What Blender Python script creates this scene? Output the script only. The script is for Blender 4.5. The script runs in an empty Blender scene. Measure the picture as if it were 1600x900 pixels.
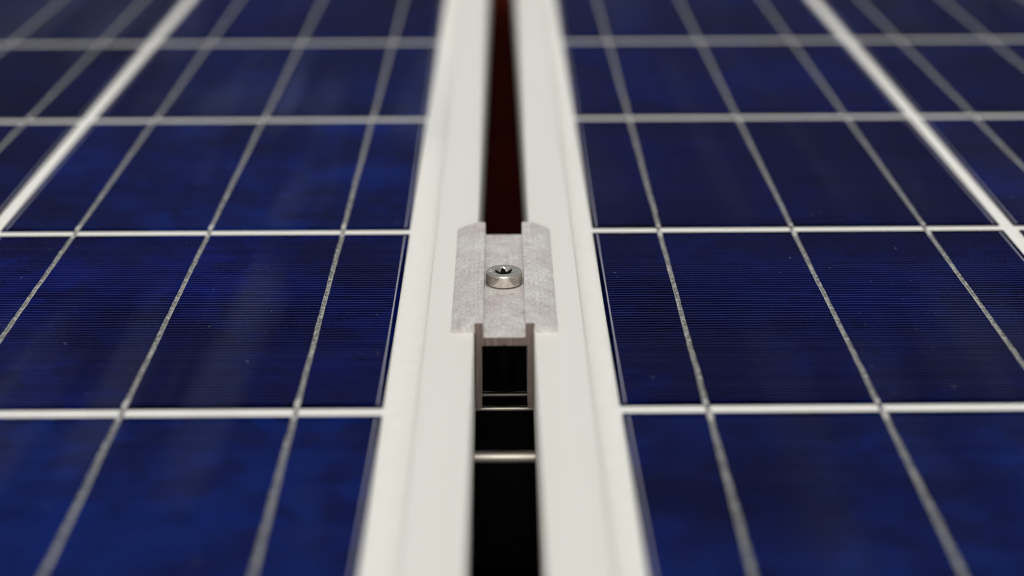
import bpy, bmesh, math, random
from mathutils import Vector, Matrix, noise
random.seed(11)
MM = 0.001                                   # everything below is written in millimetres
C = bpy.context.scene.collection
R = math.radians

# ------------------------------------------------------------------ camera
sc = bpy.context.scene
cd = bpy.data.cameras.new('camera'); cam = bpy.data.objects.new('camera', cd); C.objects.link(cam)
F_PX, PITCH, CAM_H, PAN, ROLL = 2622.3, 0.3731, 217.4, 0.0056, -0.0038
fwd = Vector((math.sin(PAN)*math.cos(PITCH), math.cos(PAN)*math.cos(PITCH), -math.sin(PITCH)))
rgt = Vector((math.cos(PAN), -math.sin(PAN), 0)); dwn = fwd.cross(rgt)
if dwn.z > 0: dwn = -dwn
r2 = rgt*math.cos(ROLL) - dwn*math.sin(ROLL); d2 = rgt*math.sin(ROLL) + dwn*math.cos(ROLL)
u2 = -d2; b2 = -fwd
m = Matrix(((r2.x, u2.x, b2.x, 0), (r2.y, u2.y, b2.y, 0), (r2.z, u2.z, b2.z, CAM_H*MM), (0, 0, 0, 1)))
cam.matrix_world = m
cd.sensor_width = 36; cd.lens = F_PX/1600*36
cd.clip_start = 0.01; cd.clip_end = 200
cd.dof.use_dof = True; cd.dof.focus_distance = 0.587; cd.dof.aperture_fstop = 4.7
cd.dof.aperture_blades = 0
sc.camera = cam
sc.cycles.filter_width = 1.1
sc.render.resolution_x, sc.render.resolution_y = 1024, 576

# ------------------------------------------------------------------ light
SUN_EL, SUN_AZ = R(60), R(183)               # soft, high and a little behind the camera
w = bpy.data.worlds.new('World'); sc.world = w; w.use_nodes = True
nt = w.node_tree; nt.nodes.clear()
sky = nt.nodes.new('ShaderNodeTexSky'); sky.sky_type = 'NISHITA'; sky.sun_disc = False
sky.sun_elevation = SUN_EL; sky.sun_rotation = SUN_AZ; sky.dust_density = 3; sky.air_density = 1
hsv = nt.nodes.new('ShaderNodeHueSaturation'); hsv.inputs['Saturation'].default_value = 0.12
wb = nt.nodes.new('ShaderNodeMix'); wb.data_type = 'RGBA'; wb.blend_type = 'MULTIPLY'
wb.inputs[0].default_value = 1; wb.inputs[7].default_value = (1.0, .975, .93, 1)
bg = nt.nodes.new('ShaderNodeBackground'); bg.inputs['Strength'].default_value = 0.12
wo = nt.nodes.new('ShaderNodeOutputWorld')
nt.links.new(sky.outputs[0], hsv.inputs['Color']); nt.links.new(hsv.outputs[0], wb.inputs[6])
nt.links.new(wb.outputs[2], bg.inputs[0]); nt.links.new(bg.outputs[0], wo.inputs[0])
sd = bpy.data.lights.new('sun', 'SUN'); sd.energy = 1.0; sd.angle = R(30); sd.color = (1, .96, .9)
so = bpy.data.objects.new('sun', sd); C.objects.link(so)
sdir = Vector((math.sin(SUN_AZ)*math.cos(SUN_EL), math.cos(SUN_AZ)*math.cos(SUN_EL), math.sin(SUN_EL)))
so.rotation_euler = sdir.to_track_quat('Z', 'Y').to_euler(); so.location = (0, 0, 3)
vs = sc.view_settings; vs.view_transform = 'Standard'; vs.look = 'None'; vs.gamma = 1
vs.use_curve_mapping = False; vs.exposure = 0.0

# ------------------------------------------------------------------ materials
def mat(name):
    mt = bpy.data.materials.new(name); mt.use_nodes = True
    t = mt.node_tree; return mt, t, t.nodes['Principled BSDF']
def N(t, kind, **kw):
    n = t.nodes.new(kind)
    for k, v in kw.items():
        if k in n.inputs: n.inputs[k].default_value = v
        else: setattr(n, k, v)
    return n
def coords(t, scale=(1, 1, 1), out='Object'):
    c = N(t, 'ShaderNodeTexCoord'); mp = N(t, 'ShaderNodeMapping'); mp.inputs['Scale'].default_value = scale
    t.links.new(c.outputs[out], mp.inputs[0]); return mp.outputs[0]
def ramp(t, src, stops):
    r = N(t, 'ShaderNodeValToRGB'); e = r.color_ramp.elements
    while len(e) < len(stops): e.new(0.5)
    for el, (p, c) in zip(e, stops):
        el.position = p; el.color = (*c, 1) if isinstance(c, tuple) else (c, c, c, 1)
    t.links.new(src, r.inputs[0]); return r.outputs[0]
def bump(t, b, src, strength, dist=.0002):
    bp = N(t, 'ShaderNodeBump'); bp.inputs['Strength'].default_value = strength; bp.inputs['Distance'].default_value = dist
    t.links.new(src, bp.inputs['Height']); t.links.new(bp.outputs[0], b.inputs['Normal'])

# white coated frame
M_frame, t, b = mat('frame_coating')
n = N(t, 'ShaderNodeTexNoise', Scale=60.0, Detail=6.0); t.links.new(coords(t, (1, .15, 1)), n.inputs['Vector'])
t.links.new(ramp(t, n.outputs[0], [(.3, (.775, .77, .735)), (.7, (.80, .795, .765))]), b.inputs['Base Color'])
b.inputs['Roughness'].default_value = .42
n2 = N(t, 'ShaderNodeTexNoise', Scale=1500.0, Detail=3.0); t.links.new(coords(t), n2.inputs['Vector']); bump(t, b, n2.outputs[0], .12, .0001)
# white backsheet
M_sheet, t, b = mat('white_backsheet')
n = N(t, 'ShaderNodeTexNoise', Scale=200.0, Detail=4.0); t.links.new(coords(t), n.inputs['Vector'])
t.links.new(ramp(t, n.outputs[0], [(.3, (.89, .88, .85)), (.7, (.92, .91, .885))]), b.inputs['Base Color'])
b.inputs['Roughness'].default_value = .7; b.inputs['Specular IOR Level'].default_value = .2
# polycrystalline silicon, blue nitride coat
M_cell, t, b = mat('blue_silicon')
oi = N(t, 'ShaderNodeObjectInfo')
co = N(t, 'ShaderNodeTexCoord'); ad = N(t, 'ShaderNodeVectorMath', operation='ADD')
sc1 = N(t, 'ShaderNodeVectorMath', operation='SCALE'); sc1.inputs['Scale'].default_value = 9.0
cb = N(t, 'ShaderNodeCombineXYZ')
for i in range(3): t.links.new(oi.outputs['Random'], cb.inputs[i])
t.links.new(cb.outputs[0], sc1.inputs[0]); t.links.new(co.outputs['Object'], ad.inputs[0]); t.links.new(sc1.outputs[0], ad.inputs[1])
vo = N(t, 'ShaderNodeTexVoronoi', Scale=110.0, Randomness=1.0); t.links.new(ad.outputs[0], vo.inputs['Vector'])
nz = N(t, 'ShaderNodeTexNoise', Scale=16.0, Detail=3.0); t.links.new(ad.outputs[0], nz.inputs['Vector'])
sx = N(t, 'ShaderNodeSeparateColor'); t.links.new(vo.outputs['Color'], sx.inputs[0])
mx = N(t, 'ShaderNodeMath', operation='MULTIPLY_ADD'); mx.inputs[1].default_value = .20
t.links.new(sx.outputs[0], mx.inputs[0]); t.links.new(nz.outputs[0], mx.inputs[2])
col = ramp(t, mx.outputs[0], [(.40, (.0001, .0006, .012)), (.60, (.0001, .0022, .038)), (.82, (.0002, .0058, .090))])
hs = N(t, 'ShaderNodeHueSaturation'); mr = N(t, 'ShaderNodeMapRange'); mr.inputs[3].default_value = .9; mr.inputs[4].default_value = 1.1
t.links.new(oi.outputs['Random'], mr.inputs[0]); t.links.new(mr.outputs[0], hs.inputs['Value']); t.links.new(col, hs.inputs['Color'])
tint = N(t, 'ShaderNodeMix', data_type='RGBA', blend_type='MULTIPLY'); tint.inputs[0].default_value = 1
t.links.new(hs.outputs[0], tint.inputs[6]); t.links.new(oi.outputs['Color'], tint.inputs[7])
t.links.new(tint.outputs[2], b.inputs['Base Color'])
b.inputs['Roughness'].default_value = .6; b.inputs['Specular IOR Level'].default_value = 0
# printed silver fingers
M_finger, t, b = mat('silver_print')
b.inputs['Base Color'].default_value = (.034, .036, .175, 1); b.inputs['Roughness'].default_value = .6; b.inputs['Specular IOR Level'].default_value = .1
M_rim, t, b = mat('silver_rim'); b.inputs['Base Color'].default_value = (.30, .295, .40, 1); b.inputs['Roughness'].default_value = .5
# tinned ribbon
M_ribbon, t, b = mat('tinned_ribbon')
n = N(t, 'ShaderNodeTexNoise', Scale=900.0, Detail=5.0, Roughness=.7); t.links.new(coords(t, (1, .6, 1)), n.inputs['Vector'])
t.links.new(ramp(t, n.outputs[0], [(.42, (.22, .215, .21)), (.52, (.44, .435, .42)), (.61, (.95, .93, .90))]), b.inputs['Base Color'])
b.inputs['Metallic'].default_value = .85; b.inputs['Roughness'].default_value = .42
bump(t, b, n.outputs[0], .8, .0002)
M_solder, t, b = mat('solder')
b.inputs['Base Color'].default_value = (.80, .78, .75, 1); b.inputs['Metallic'].default_value = .5; b.inputs['Roughness'].default_value = .45
# anti-reflective solar glass with milky reflection streaks painted as a diffuse layer
M_glass = bpy.data.materials.new('solar_glass'); M_glass.use_nodes = True; t = M_glass.node_tree; t.nodes.clear()
tr = N(t, 'ShaderNodeBsdfTransparent'); tr.inputs[0].default_value = (.985, .988, .985, 1)
gl = N(t, 'ShaderNodeBsdfGlossy'); gl.inputs['Roughness'].default_value = .06
lw = N(t, 'ShaderNodeLayerWeight'); lw.inputs[0].default_value = .5
pw = N(t, 'ShaderNodeMath', operation='POWER'); pw.inputs[1].default_value = 5.0; t.links.new(lw.outputs['Facing'], pw.inputs[0])
fr = N(t, 'ShaderNodeMath', operation='MULTIPLY_ADD'); fr.inputs[1].default_value = .02; fr.inputs[2].default_value = .0005; t.links.new(pw.outputs[0], fr.inputs[0])
ms = N(t, 'ShaderNodeMixShader'); t.links.new(fr.outputs[0], ms.inputs[0]); t.links.new(tr.outputs[0], ms.inputs[1]); t.links.new(gl.outputs[0], ms.inputs[2])
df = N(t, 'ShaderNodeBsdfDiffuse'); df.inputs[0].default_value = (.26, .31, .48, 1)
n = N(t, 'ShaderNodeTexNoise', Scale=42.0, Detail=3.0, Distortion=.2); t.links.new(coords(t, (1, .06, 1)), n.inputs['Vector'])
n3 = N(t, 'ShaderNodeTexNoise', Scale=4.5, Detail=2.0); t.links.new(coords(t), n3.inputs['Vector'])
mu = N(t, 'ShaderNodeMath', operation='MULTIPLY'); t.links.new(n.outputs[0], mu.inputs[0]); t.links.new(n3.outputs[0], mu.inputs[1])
reflect_streaks = ramp(t, mu.outputs[0], [(.26, 0.0), (.40, .042)])
ms2 = N(t, 'ShaderNodeMixShader'); oc = N(t, 'ShaderNodeObjectInfo'); fm_ = N(t, 'ShaderNodeMath', operation='MULTIPLY'); t.links.new(reflect_streaks, fm_.inputs[0]); t.links.new(oc.outputs['Color'], fm_.inputs[1])
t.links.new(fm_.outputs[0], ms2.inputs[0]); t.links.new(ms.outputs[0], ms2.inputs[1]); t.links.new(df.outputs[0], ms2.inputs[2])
o = N(t, 'ShaderNodeOutputMaterial'); t.links.new(ms2.outputs[0], o.inputs[0])
M_dust, t, b = mat('dust_fleck'); b.inputs['Base Color'].default_value = (.5, .48, .48, 1); b.inputs['Roughness'].default_value = .9
# mill-finish clamp aluminium
M_clamp, t, b = mat('mill_aluminium')
v = coords(t)
n = N(t, 'ShaderNodeTexNoise', Scale=110.0, Detail=3.0, Roughness=.6); t.links.new(v, n.inputs['Vector'])
c1 = ramp(t, n.outputs[0], [(.34, (.69, .63, .62)), (.5, (.77, .735, .72)), (.66, (.85, .84, .82))])
n4 = N(t, 'ShaderNodeTexNoise', Scale=1100.0, Detail=3.0, Roughness=.6, Distortion=1.0); t.links.new(v, n4.inputs['Vector'])
c2 = ramp(t, n4.outputs[0], [(.36, .68), (.5, .95), (.64, 1.15)])
mm = N(t, 'ShaderNodeMix', data_type='RGBA', blend_type='MULTIPLY'); mm.inputs[0].default_value = .8
nl = N(t, 'ShaderNodeTexNoise', Scale=1300.0, Detail=2.0); t.links.new(coords(t, (1, .02, 1)), nl.inputs['Vector'])   # extrusion lines
ml = N(t, 'ShaderNodeMix', data_type='RGBA', blend_type='MULTIPLY'); ml.inputs[0].default_value = .3
t.links.new(c1, ml.inputs[6]); t.links.new(ramp(t, nl.outputs[0], [(.35, .82), (.6, 1.08)]), ml.inputs[7]); c1 = ml.outputs[2]
t.links.new(c1, mm.inputs[6]); t.links.new(c2, mm.inputs[7]); t.links.new(mm.outputs[2], b.inputs['Base Color'])
b.inputs['Metallic'].default_value = .35; b.inputs['Roughness'].default_value = .5
bump(t, b, n4.outputs[0], .55, .0003)
M_scratch, t, b = mat('bright_scratch'); b.inputs['Base Color'].default_value = (.93, .92, .90, 1); b.inputs['Metallic'].default_value = .6; b.inputs['Roughness'].default_value = .3
# sawn end of the clamp: slanting saw marks, brown tone carries painted gap shade
M_sawn_shade, t, b = mat('shaded_sawn_aluminium')
mp = N(t, 'ShaderNodeMapping'); c = N(t, 'ShaderNodeTexCoord'); mp.inputs['Rotation'].default_value = (0, R(-62), 0); mp.inputs['Scale'].default_value = (1, 1, .05)
t.links.new(c.outputs['Object'], mp.inputs[0])
n = N(t, 'ShaderNodeTexNoise', Scale=900.0, Detail=5.0, Roughness=.6); t.links.new(mp.outputs[0], n.inputs['Vector'])
t.links.new(ramp(t, n.outputs[0], [(.3, (.16, .115, .10)), (.55, (.26, .20, .18)), (.75, (.48, .39, .36))]), b.inputs['Base Color'])
b.inputs['Metallic'].default_value = .4; b.inputs['Roughness'].default_value = .5; bump(t, b, n.outputs[0], .4, .0003)
# stainless bolt
M_bolt, t, b = mat('stainless_steel')
n = N(t, 'ShaderNodeTexNoise', Scale=500.0, Detail=5.0); t.links.new(coords(t, (1, 1, .3)), n.inputs['Vector'])
t.links.new(ramp(t, n.outputs[0], [(.3, (.50, .48, .425)), (.7, (.70, .68, .615))]), b.inputs['Base Color'])
b.inputs['Metallic'].default_value = 1; b.inputs['Roughness'].default_value = .1; bump(t, b, n.outputs[0], .12, .0002)
M_bolt_shade, t, b = mat('shaded_bolt_steel'); b.inputs['Base Color'].default_value = (.03, .03, .028, 1); b.inputs['Metallic'].default_value = .6; b.inputs['Roughness'].default_value = .5  # shade painted near-black: socket recess, head undercut and shank
# bronze-grey rail
M_rail, t, b = mat('rail_aluminium')
n = N(t, 'ShaderNodeTexNoise', Scale=300.0, Detail=4.0); t.links.new(coords(t, (.05, 1, 1)), n.inputs['Vector'])
t.links.new(ramp(t, n.outputs[0], [(.3, (.27, .25, .22)), (.7, (.36, .34, .30))]), b.inputs['Base Color'])
b.inputs['Metallic'].default_value = 1; b.inputs['Roughness'].default_value = .38
# roof below, red-brown clay
M_roof, t, b = mat('clay_roof')
n = N(t, 'ShaderNodeTexNoise', Scale=30.0, Detail=6.0); t.links.new(coords(t), n.inputs['Vector'])
t.links.new(ramp(t, n.outputs[0], [(.3, (.030, .0045, .0025)), (.7, (.050, .0075, .004))]), b.inputs['Base Color'])
b.inputs['Roughness'].default_value = .9; b.inputs['Specular IOR Level'].default_value = 0

M_gap_shade, t, b = mat('gap_shade_black')  # near-black standing for the shade deep in the gap
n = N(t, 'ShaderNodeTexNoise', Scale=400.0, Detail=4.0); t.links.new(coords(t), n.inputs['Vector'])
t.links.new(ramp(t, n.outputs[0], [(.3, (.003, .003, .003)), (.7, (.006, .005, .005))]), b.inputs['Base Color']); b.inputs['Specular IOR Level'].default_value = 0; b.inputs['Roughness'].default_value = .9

# ------------------------------------------------------------------ mesh helpers
def link_mesh(name, verts, faces, material, parent=None, smooth=False, mats=None, fm=None):
    me = bpy.data.meshes.new(name)
    me.from_pydata([(x*MM, y*MM, z*MM) for x, y, z in verts], [], faces)
    for mt in ([material] if mats is None else mats): me.materials.append(mt)
    if fm: me.polygons.foreach_set('material_index', fm)
    if smooth: me.polygons.foreach_set('use_smooth', [True]*len(me.polygons))
    me.update()
    ob = bpy.data.objects.new(name, me); C.objects.link(ob)
    if parent: ob.parent = parent
    return ob
def fix(ob, bevel=0, seg=2, smooth=False, angle=40):
    me = ob.data; bm = bmesh.new(); bm.from_mesh(me)
    bmesh.ops.recalc_face_normals(bm, faces=bm.faces)
    if bevel:
        es = [e for e in bm.edges if len(e.link_faces) == 2 and e.calc_face_angle(0) > R(30)]
        bmesh.ops.bevel(bm, geom=es, offset=bevel*MM, segments=seg, affect='EDGES', profile=.5, clamp_overlap=True)
    if smooth:
        for f in bm.faces: f.smooth = True
        for e in bm.edges: e.smooth = e.calc_face_angle(0) < R(angle)
    bm.to_mesh(me); bm.free(); return ob
def prism_y(name, prof, y0, y1, material, parent=None, **kw):     # (x, z) outline pushed along y
    k = len(prof)
    vs_ = [(x, y0, z) for x, z in prof] + [(x, y1, z) for x, z in prof]
    fs = [(i, (i+1) % k, (i+1) % k + k, i+k) for i in range(k)] + [tuple(range(k)), tuple(range(2*k-1, k-1, -1))]
    return fix(link_mesh(name, vs_, fs, material, parent), **kw)
def prism_x(name, prof, x0, x1, material, parent=None, **kw):     # (y, z) outline pushed along x
    k = len(prof)
    vs_ = [(x0, y, z) for y, z in prof] + [(x1, y, z) for y, z in prof]
    fs = [(i, (i+1) % k, (i+1) % k + k, i+k) for i in range(k)] + [tuple(range(k)), tuple(range(2*k-1, k-1, -1))]
    return fix(link_mesh(name, vs_, fs, material, parent), **kw)
def box(x0, x1, y0, y1, z0, z1):
    v = [(x, y, z) for z in (z0, z1) for y in (y0, y1) for x in (x0, x1)]
    return v, [(0, 2, 3, 1), (4, 5, 7, 6), (0, 1, 5, 4), (1, 3, 7, 5), (3, 2, 6, 7), (2, 0, 4, 6)]
def empty(name, loc, rz, label, cat, group=None):
    e = bpy.data.objects.new(name, None); C.objects.link(e); e.empty_display_size = .02
    e.location = [c_*MM for c_ in loc]; e.rotation_euler = (0, 0, rz)
    e['label'] = label; e['category'] = cat
    if group: e['group'] = group
    return e

# ------------------------------------------------------------------ roof below
NX, NY = 120, 90
v, f = [], []
for j in range(NY+1):
    y = 860 + j*1900/NY
    for i in range(NX+1):
        x = -2400 + i*4800/NX
        v.append((x, y, -96 + 8*math.cos(x/95*math.pi) - 8*((y/310) % 1)))
for j in range(NY):
    for i in range(NX):
        a = j*(NX+1)+i; f.append((a, a+1, a+NX+2, a+NX+1))
ro = link_mesh('roof', v, f, M_roof, smooth=True); ro['kind'] = 'structure'
v, f = box(-2400, 2400, -900, 858, -112, -100)
shade_sheet = link_mesh('added_shade_sheet', v, f, M_gap_shade); shade_sheet['kind'] = 'structure'  # added sheet standing for the darkness below the near gap

# ------------------------------------------------------------------ the solar panels
CELL, GX, PY, NCOL, NROW = 156.0, 9.5, 161.58, 6, 12
PX = CELL + GX
TOP, GLASS0, GLASS1 = 4.5, .9, 3.95
FRAME_IN, FRAME_OUT = 10.8, 26.8              # from the cell edge towards the gap
def edge(n_, step, amp): return [(random.uniform(-amp, amp)) for _ in range(n_)]

def cell_mesh():
    h = CELL/2; xo = h + GX - 5.8      # a little wider on the side away from the gap
    ol = [(-xo+.4, -h), (h-.4, -h), (h, -h+.4), (h, h-.4), (h-.4, h), (-xo+.4, h), (-xo, h-.4), (-xo, -h+.4)]
    v = [(x, y, 0) for x, y in ol] + [(x, y, -.2) for x, y in ol]
    f = [tuple(range(8)), tuple(range(15, 7, -1))] + [(i, i+8, (i+1) % 8+8, (i+1) % 8) for i in range(8)]
    return v, f
def finger_mesh():                            # 69 thin lines and one thin rim line down each side
    v, f = [], []
    e = CELL/2 - 1.7
    def q(x0, x1, y0, y1, z):
        k = len(v); v.extend([(x0, y0, z), (x1, y0, z), (x1, y1, z), (x0, y1, z)]); f.append((k, k+1, k+2, k+3))
    n_ = 69
    for i in range(n_):
        y = -e + i*(2*e)/(n_-1); hw = .19 + random.uniform(-.03, .03)
        if i in (0, n_-1): continue
        cuts = [-e, -26-26, -26+26, 52-26+26, e]
        for a, b_ in zip((-e-3.5, -50.9, 1.1, 53.1)[:4], (-53.1, -1.1, 50.9, e)[:4]): q(a, b_, y-hw, y+hw, .06)
    q(e-.25, e+.25, -e, e, .07); q(-e-3.75, -e-3.25, -e, e, .07)
    return v, f
def ribbon_mesh(seed):                        # soldered strip, dips through the cell gap at the -y end
    rd = random.Random(seed)
    v, f = [], []
    h = CELL/2; ys, zs = [], []
    n_ = 90
    for i in range(n_+1):
        ys.append(h-.6 - i*(CELL-1.2)/n_); zs.append(.26 + rd.uniform(-.03, .03))
    ys += [-h-1.2, -h-3.4, -h-5.2]; zs += [.12, -.12, -.30]
    wob = 0
    for y, z in zip(ys, zs):
        wob = wob*.9 + rd.uniform(-.05, .05)
        a, b_ = .80 + rd.uniform(-.08, .06), .80 + rd.uniform(-.08, .06)
        v += [(-a+wob, y, z-.22), (-a*.86+wob, y, z), (a*.1+wob, y, z+.02+rd.uniform(-.05, .02)), (b_*.86+wob, y, z), (b_+wob, y, z-.22)]
    for i in range(len(ys)-1):
        for k in range(4):
            p = i*5+k; f.append((p, p+1, p+6, p+5))
    fm = [1 if q % 4 in (0, 3) else 0 for q in range(len(f))]
    # solder lump where the ribbon leaves the cell, and a small one where it starts
    for (cy, ly, lh, lw) in ((-h+3.0, 3.4, .55, .95), (h-1.5, 1.6, .3, .85)):
        k0 = len(v); nu, nv = 12, 4
        for j in range(nv):
            el = j/nv*math.pi/2
            for i in range(nu):
                az = i/nu*2*math.pi
                v.append((lw*math.cos(az)*math.cos(el), cy+ly*math.sin(az)*math.cos(el), .1+lh*math.sin(el)))
        v.append((0, cy, .1+lh)); top = len(v)-1
        for j in range(nv-1):
            for i in range(nu):
                a = k0+j*nu+i; b_ = k0+j*nu+(i+1) % nu; f.append((a, b_, b_+nu, a+nu)); fm.append(1)
        for i in range(nu):
            f.append((k0+(nv-1)*nu+i, k0+(nv-1)*nu+(i+1) % nu, top)); fm.append(1)
    return v, f, fm

cv, cf = cell_mesh(); cell0 = link_mesh('solar_cell', cv, cf, M_cell)
fv, ff = finger_mesh(); fing0 = link_mesh('finger_lines', fv, ff, None, mats=[M_finger, M_rim], fm=[0]*(len(ff)-2)+[1, 1]); fing0['kind'] = 'stuff'
ribs = []
for s in range(5):
    rv, rf, rfm = ribbon_mesh(s); ob = link_mesh('ribbon', rv, rf, None, mats=[M_ribbon, M_solder], fm=rfm, smooth=True); ribs.append(ob)
protos = [cell0, fing0] + ribs

# poly cells differ in hue, and vignette falloff is painted into the outer ones: (column from the gap) -> (row from the line below the clamp)
VIGNETTE_TINT = {False: {0: {-1: (1, 2.3, 1.35), 0: (1.6, 1.0, 1.1), 1: (1.2, 2.2, 1.35), 2: (3, 2.0, 1.1), 3: (4, 1.0, .8)},
                1: {-1: (1, 1.5, .9), 0: (1, .9, .7), 1: (1, .7, .5), 2: (3, .8, .5), 3: (1, .7, .4)},
                2: {1: (1, .6, .4), 2: (1, .6, .35), 3: (1, .6, .4)}},
        True:  {0: {-1: (1, 2.3, 1.25), 0: (2, .75, .7), 1: (1.5, .55, .5), 2: (3, 1.1, .9), 3: (2, 1.1, .95)},
                1: {-1: (1, 1.2, .5), 0: (1, .6, .4), 1: (1, .8, .85), 2: (1, 1.0, .7), 3: (1, .6, .5)},
                2: {1: (1, .5, .3), 2: (1, .5, .25), 3: (1, .4, .2)}}}
def solar_panel(loc, rz, label, flip):
    """local origin: middle of the panel's glass; the cells' edge nearest the clamp lies at x = +hw"""
    f_in, f_out = (8.5, 25.0) if flip else (FRAME_IN, FRAME_OUT)
    root = empty('solar_panel', loc, rz, label, 'solar panel', 'solar panels clamped side by side')
    hw = (NCOL*CELL + (NCOL-1)*GX)/2; hl = (NROW*PY)/2
    ax, ay = hw+f_out, hl+f_out+2      # outer half sizes
    gx, gy = ax-4, ay-4
    # backsheet and glass
    bv, bf = box(-gx, gx, -gy, gy, -.9, -.5); link_mesh('backsheet', bv, bf, M_sheet, root)
    gv, gf = box(-gx, gx, -gy, gy, GLASS0, GLASS1); gp = link_mesh('glass', gv, gf, M_glass, root); gp.color = (.35, .35, .35, 1) if flip else (1, 1, 1, 1)   # the left pane gets stronger painted reflection streaks
    # frame: long members run the whole length, short ones butt between them
    lip = f_out-f_in; inn = ax-lip
    def prof(s, a):   # hollow-looking channel: lip over the glass, web, foot
        p = [(a, TOP-.6), (a-.2, TOP-.17), (a-.6, TOP), (a-lip+.8, TOP), (a-lip+.25, TOP-.15), (a-lip, TOP-.45), (a-lip, GLASS1+.05), (a-2.2, GLASS1+.05),
             (a-2.2, -28.6), (a-22, -28.6), (a-22, -30.2), (a, -30.2)]
        return [(s*x, z) for x, z in p]
    for s in (-1, 1): prism_y('frame_member', prof(s, ax), -ay, ay, M_frame, root, smooth=True, angle=50)
    for s in (-1, 1): prism_x('frame_member', prof(s, ay), -(ax-lip)+.0, ax-lip, M_frame, root, smooth=True, angle=50)
    # the strings of cells
    k = 0
    for c_ in range(NCOL):
        for r_ in range(NROW):
            x = -hw + CELL/2 + c_*PX; y = -hl + PY/2 + r_*PY
            ce = cell0.copy(); C.objects.link(ce); ce.parent = root
            ce.location = ((x+random.uniform(-.25, .25))*MM, (y+random.uniform(-.15, .15))*MM, 0)
            ce.color = (*VIGNETTE_TINT[flip].get(NCOL-1-c_, {}).get((NROW-1-r_ if flip else r_)-NROW//2, (1, 1, 1)), 1)
            ce.rotation_euler = (0, 0, random.uniform(-.0006, .0006))
            fo = fing0.copy(); C.objects.link(fo); fo.parent = ce
            for q in (-52, 0, 52):
                rb = random.choice(ribs).copy(); C.objects.link(rb); rb.parent = ce; rb.location = (q*MM, 0, 0)
    # dust and tiny bubbles over the cells in view
    v, f = [], []
    sgn = 1
    for i in range(650):
        x = hw - random.random()**1.3*330; y = random.uniform(-hl*.45, hl*.9)*(-1 if flip else 1)
        s = random.choice((.08, .10, .13, .16, .22)); z = GLASS1+.01; n_ = 6; k0 = len(v)
        el = random.uniform(.6, 1.6)
        for j in range(n_):
            a = j/n_*2*math.pi; v.append((x+s*math.cos(a)*random.uniform(.6, 1.2), y+s*el*math.sin(a)*random.uniform(.6, 1.2), z))
        v.append((x, y, z+s*.5))
        for j in range(n_): f.append((k0+j, k0+(j+1) % n_, k0+n_))
    d = link_mesh('dust', v, f, M_dust, root); d['kind'] = 'stuff'
    return root, hw
hw = (NCOL*CELL + (NCOL-1)*GX)/2
LX, LY, LR = -36.45, 454.5, -.0014
RX, RY, RR = 35.05, 455.2, .0014
solar_panel((LX - hw*math.cos(LR), LY - hw*math.sin(LR), 0), LR, 'white-framed blue solar panel left of the gap, milky cloudy reflections on its cells', False)
solar_panel((RX + hw*math.cos(RR), RY + hw*math.sin(RR), 0), RR+math.pi, 'white-framed blue solar panel right of the gap, cells vignetted darker towards its outer corner', True)
for p in protos: bpy.data.objects.remove(p)

# ------------------------------------------------------------------ mounting rail across the gap
GXC = .3                                      # middle of the gap
RT = -30.4
RC = 519.6
def arc(cy, cz, r, a0, a1, n_=6): return [(cy+r*math.cos(R(a0+(a1-a0)*i/n_)), cz+r*math.sin(R(a0+(a1-a0)*i/n_))) for i in range(n_+1)]
rail = empty('mounting_rail', (GXC, 485, -72), 0, 'grey aluminium mounting rail crossing deep in the dark gap under the clamp', 'rail')
def rl(pts): return [(y-483, z+72) for y, z in pts]
front = rl([(483, -72)] + arc(483+2.8, RT-2.8, 2.8, 180, 0, 10) + [(483+5.6, -70), (516.6, -70)] + arc(518.4, RT-.5, 1.2, 180, 0, 8) + [(519.6, -72)])
prism_x('front_channel', front, -1500, 1500, M_rail, rail, smooth=True, angle=35)
back = rl([(530.6, -72)] + arc(531.9, RT-1.4, 1.3, 180, 0, 8) + [(533.2, -72)])
prism_x('back_channel', back, -1500, 1500, M_rail, rail, smooth=True, angle=35)
prism_x('groove_floor', rl([(519.9, RT-12), (530.3, RT-12), (530.3, RT-14), (519.9, RT-14)]), -1500, 1500, M_rail, rail)

for ob in rail.children:                       # gap shade painted on the sides, rounded lips keep the metal
    ob.data.materials.append(M_gap_shade)
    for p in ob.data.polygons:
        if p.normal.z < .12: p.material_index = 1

# ------------------------------------------------------------------ mid clamp
Y0, Y1 = 503.5, 603.6
CY = (Y0+Y1)/2; L2 = (Y1-Y0)/2
clamp = empty('mid_clamp', (GXC, CY, TOP), 0, 'mottled bare aluminium mid clamp pressing down both white frames, one bolt in its channel', 'clamp')
# local z = 0 is the top of the frames
wi, wo_ = 6.9, 17.5                            # channel half width, wing half width
leg_o, leg_i = 9.6, 7.6
topz, flz, web = 3.6, -1.5, -4.4
right = [(wi-.5, flz), (wi-.12, flz+.12), (wi, flz+.5)]
right += [(wi, topz-.5), (wi+.14, topz-.15), (wi+.55, topz), (wi+2.0, topz)]
n_ = 9
for i in range(1, n_+1):                      # arched wing
    u = i/n_; x = wi+2.0 + (wo_-.2-wi-2.0)*u
    right.append((x, topz - (topz-.75)*(u**1.75)))
right += [(wo_, .45), (wo_, .1), (wo_-.1, .02), (leg_o+.05, .02), (leg_o, -.05), (leg_o, -27), (leg_i, -27), (leg_i, web)]
left = [(-x, z) for x, z in reversed(right)]
outl = right + [(.5, web), (.25, web+.35), (0, web+.5), (-.25, web+.35), (-.5, web)] + left
k = len(outl)
v = [(x, -L2, z) for x, z in outl] + [(x, L2, z) for x, z in outl]
f = [(i, (i+1) % k, (i+1) % k+k, i+k) for i in range(k)]
body = link_mesh('body', v, f + [tuple(range(k)), tuple(range(2*k-1, k-1, -1))], M_clamp, clamp, mats=[M_clamp, M_sawn_shade], fm=[0]*len(f)+[1, 1])
bm = bmesh.new(); bm.from_mesh(body.data)
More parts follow.
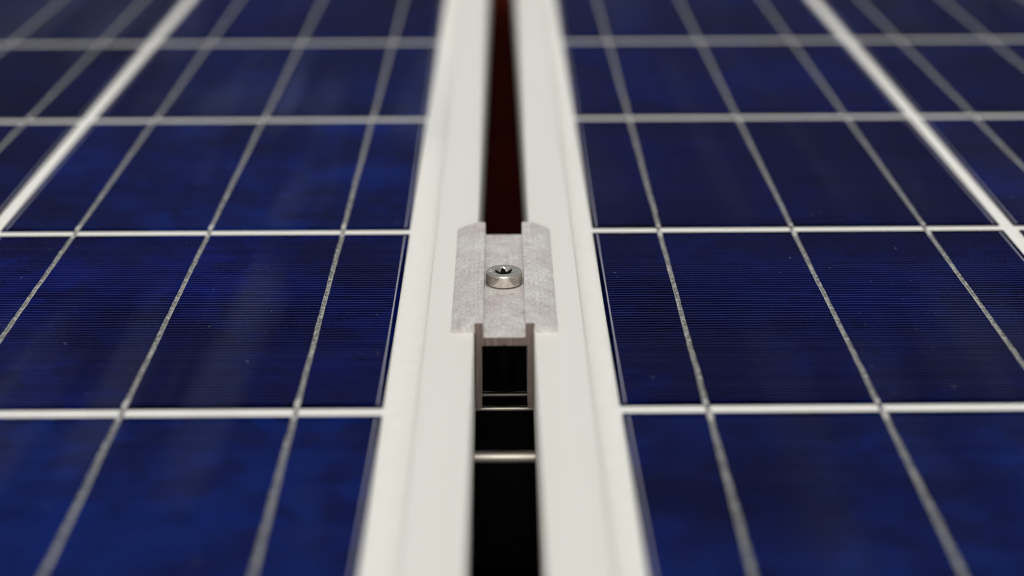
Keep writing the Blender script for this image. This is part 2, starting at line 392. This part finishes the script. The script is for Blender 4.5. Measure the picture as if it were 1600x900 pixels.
bmesh.ops.triangulate(bm, faces=[fc for fc in bm.faces if len(fc.verts) > 4])
bmesh.ops.recalc_face_normals(bm, faces=bm.faces)
for e in bm.edges:
    e.smooth = e.calc_face_angle(0) < R(28)
for fc in bm.faces:
    fc.smooth = True
    if fc.material_index == 1 and abs(fc.calc_center_median().x) > leg_o*MM and fc.calc_center_median().z > 0: fc.material_index = 0  # wing ends keep the lit tone, the part in the gap stays shaded brown
bm.to_mesh(body.data); bm.free()
v, f = [], []
for i in range(26):
    x = random.choice((-1, 1))*random.uniform(9.2, 17) if i % 3 else random.uniform(-6.5, 6.5)
    y = random.uniform(-47, 47)
    if abs(x) < 7 and abs(y) < 9: continue
    a = random.gauss(1.4, .5); ln = random.uniform(1.5, 7); wd = random.uniform(.05, .10)
    p = []
    for q in (-.5, 0, .5):
        px, py = x+ln*q*math.cos(a)+.1*random.uniform(-1, 1), y+ln*q*math.sin(a)
        u = max(0, (abs(px)-wi-2.0)/(wo_-.2-wi-2.0)); z = (flz if abs(px) < 7 else topz-(topz-.75)*min(1, u)**1.75)+.03
        p.append((px, py, z))
    if any(abs(py) > L2-1 or 6.7 < abs(px) < 8.2 or abs(px) > 17.2 for px, py, _ in p): continue
    k0 = len(v)
    for j, (px, py, z) in enumerate(p):
        hw_ = wd if j == 1 else .01
        v += [(px-hw_*math.sin(a), py+hw_*math.cos(a), z), (px+hw_*math.sin(a), py-hw_*math.cos(a), z)]
    f += [(k0, k0+1, k0+3, k0+2), (k0+2, k0+3, k0+5, k0+4)]
scr = link_mesh('scratches', v, f, M_scratch, clamp); scr['kind'] = 'stuff'
# punch marks pressed into both wings: small raised crater rims with a pit
def wing_z(x):
    u = (abs(x)-wi-2.0)/(wo_-.2-wi-2.0); u = max(0, u); return topz-(topz-.75)*u**1.75
def crater(cx, cy, a, b_, rot):
    v, f = [], []; n1 = 20; rings = ((1.35, .0), (1.12, .13), (1.0, .16), (.8, .03), (.4, -.0), (.05, 0))
    for s, h in rings:
        for i in range(n1):
            th = i/n1*2*math.pi; lx, ly = a*s*math.cos(th), b_*s*math.sin(th)
            x = cx+lx*math.cos(rot)-ly*math.sin(rot); y = cy+lx*math.sin(rot)+ly*math.cos(rot)
            v.append((x, y, wing_z(x)+.012+h*(1+.3*math.sin(3*th))))
    for j in range(len(rings)-1):
        for i in range(n1): f.append((j*n1+i, j*n1+(i+1) % n1, (j+1)*n1+(i+1) % n1, (j+1)*n1+i))
    return v, f
for (cx, cy, a, b_, rot) in ((-14.9, 1.0, 1.15, 1.5, .5), (15.2, 2.0, .75, 1.0, -.4), (16.1, -1.5, .55, .8, .2)):
    v, f = crater(cx, cy, a, b_, rot); link_mesh('punch_mark', v, f, M_clamp, clamp, smooth=True)

# ------------------------------------------------------------------ bolt
bolt = empty('torx_bolt', (GXC, 552.6, TOP+flz), 0, 'round stainless bolt with six-lobed socket seated in the clamp channel', 'bolt')
HR, HH, NB = 6.45, 4.7, 120
def star(th):
    c6 = math.cos(6*th + R(138))
    return 2.84 + .66*c6
rings = []
def ring(rf_, z): rings.append([(rf_(i/NB*2*math.pi)*math.cos(i/NB*2*math.pi), rf_(i/NB*2*math.pi)*math.sin(i/NB*2*math.pi), z) for i in range(NB)])
ring(lambda a: HR-1.0, 0.0); ring(lambda a: HR-.95, .40); ring(lambda a: HR-.12, .46); ring(lambda a: HR, .62); ring(lambda a: HR, HH-.55)
ring(lambda a: HR-.06, HH-.36); ring(lambda a: HR-.26, HH-.09); ring(lambda a: HR-.42, HH)
ring(lambda a: 3.66, HH)
ring(lambda a: 3.6, HH-.04)                   # lead-in cone, cut by the six lobes
rings.append([(star(a)*math.cos(a), star(a)*math.sin(a), HH-.18-(3.55-star(a))*.8) for a in [i/NB*2*math.pi for i in range(NB)]])
ring(lambda a: star(a)*.98, HH-3.6)
ring(lambda a: 1.2, HH-3.9)
v = [p for r_ in rings for p in r_]; f = []
for j in range(len(rings)-1):
    for i in range(NB): f.append((j*NB+i, j*NB+(i+1) % NB, (j+1)*NB+(i+1) % NB, (j+1)*NB+i))
f.append(tuple((len(rings)-1)*NB+i for i in range(NB)))
fm = [0]*len(f); top = len(rings)-3
for j in range(top*NB, len(f)): fm[j] = 1
for j in range(NB): fm[j] = fm[NB+j] = 1  # undercut darkened as the contact shadow under the head
fix(link_mesh('head', v, f, None, bolt, mats=[M_bolt, M_bolt_shade], fm=fm), smooth=True, angle=14)
v, f = [], []
for j, z in enumerate((0.0, -38)):
    for i in range(24): a = i/24*2*math.pi; v.append((3.9*math.cos(a), 3.9*math.sin(a), z))
for i in range(24): f.append((i, (i+1) % 24, 24+(i+1) % 24, 24+i))
fix(link_mesh('shank', v, f, M_bolt_shade, bolt), smooth=True)  # shank painted dark for the shade inside the hollow
# raised stamp strokes on the rim of the head, too worn to read
def stroke(pts, wd=.15, h=.06):
    v, f = [], []
    for i, (x, y) in enumerate(pts):
        a = pts[max(0, i-1)]; b_ = pts[min(len(pts)-1, i+1)]
        d = Vector((b_[0]-a[0], b_[1]-a[1])).normalized(); nx, ny = -d.y*wd, d.x*wd
        v += [(x+nx, y+ny, HH-.02), (x+nx*.4, y+ny*.4, HH+h), (x-nx*.4, y-ny*.4, HH+h), (x-nx, y-ny, HH-.02)]
    for i in range(len(pts)-1):
        for q in range(3): f.append((i*4+q, i*4+q+1, i*4+q+5, i*4+q+4))
    return v, f
marks = [[(4.0, 1.2), (4.5, 1.9), (4.3, .9), (4.9, 1.4)], [(4.1, -.2), (4.9, .5), (5.2, -.1), (4.6, -.6), (4.3, -.9)],
         [(3.9, -1.6), (4.7, -1.1)], [(-5.0, .9), (-4.2, .9)], [(-5.1, -.6), (-4.1, -.6)]]
v, f = [], []
for p in marks:
    a, b_ = stroke(p); k0 = len(v); v += a; f += [tuple(i+k0 for i in q) for q in b_]
link_mesh('stamp', v, f, M_bolt, bolt)
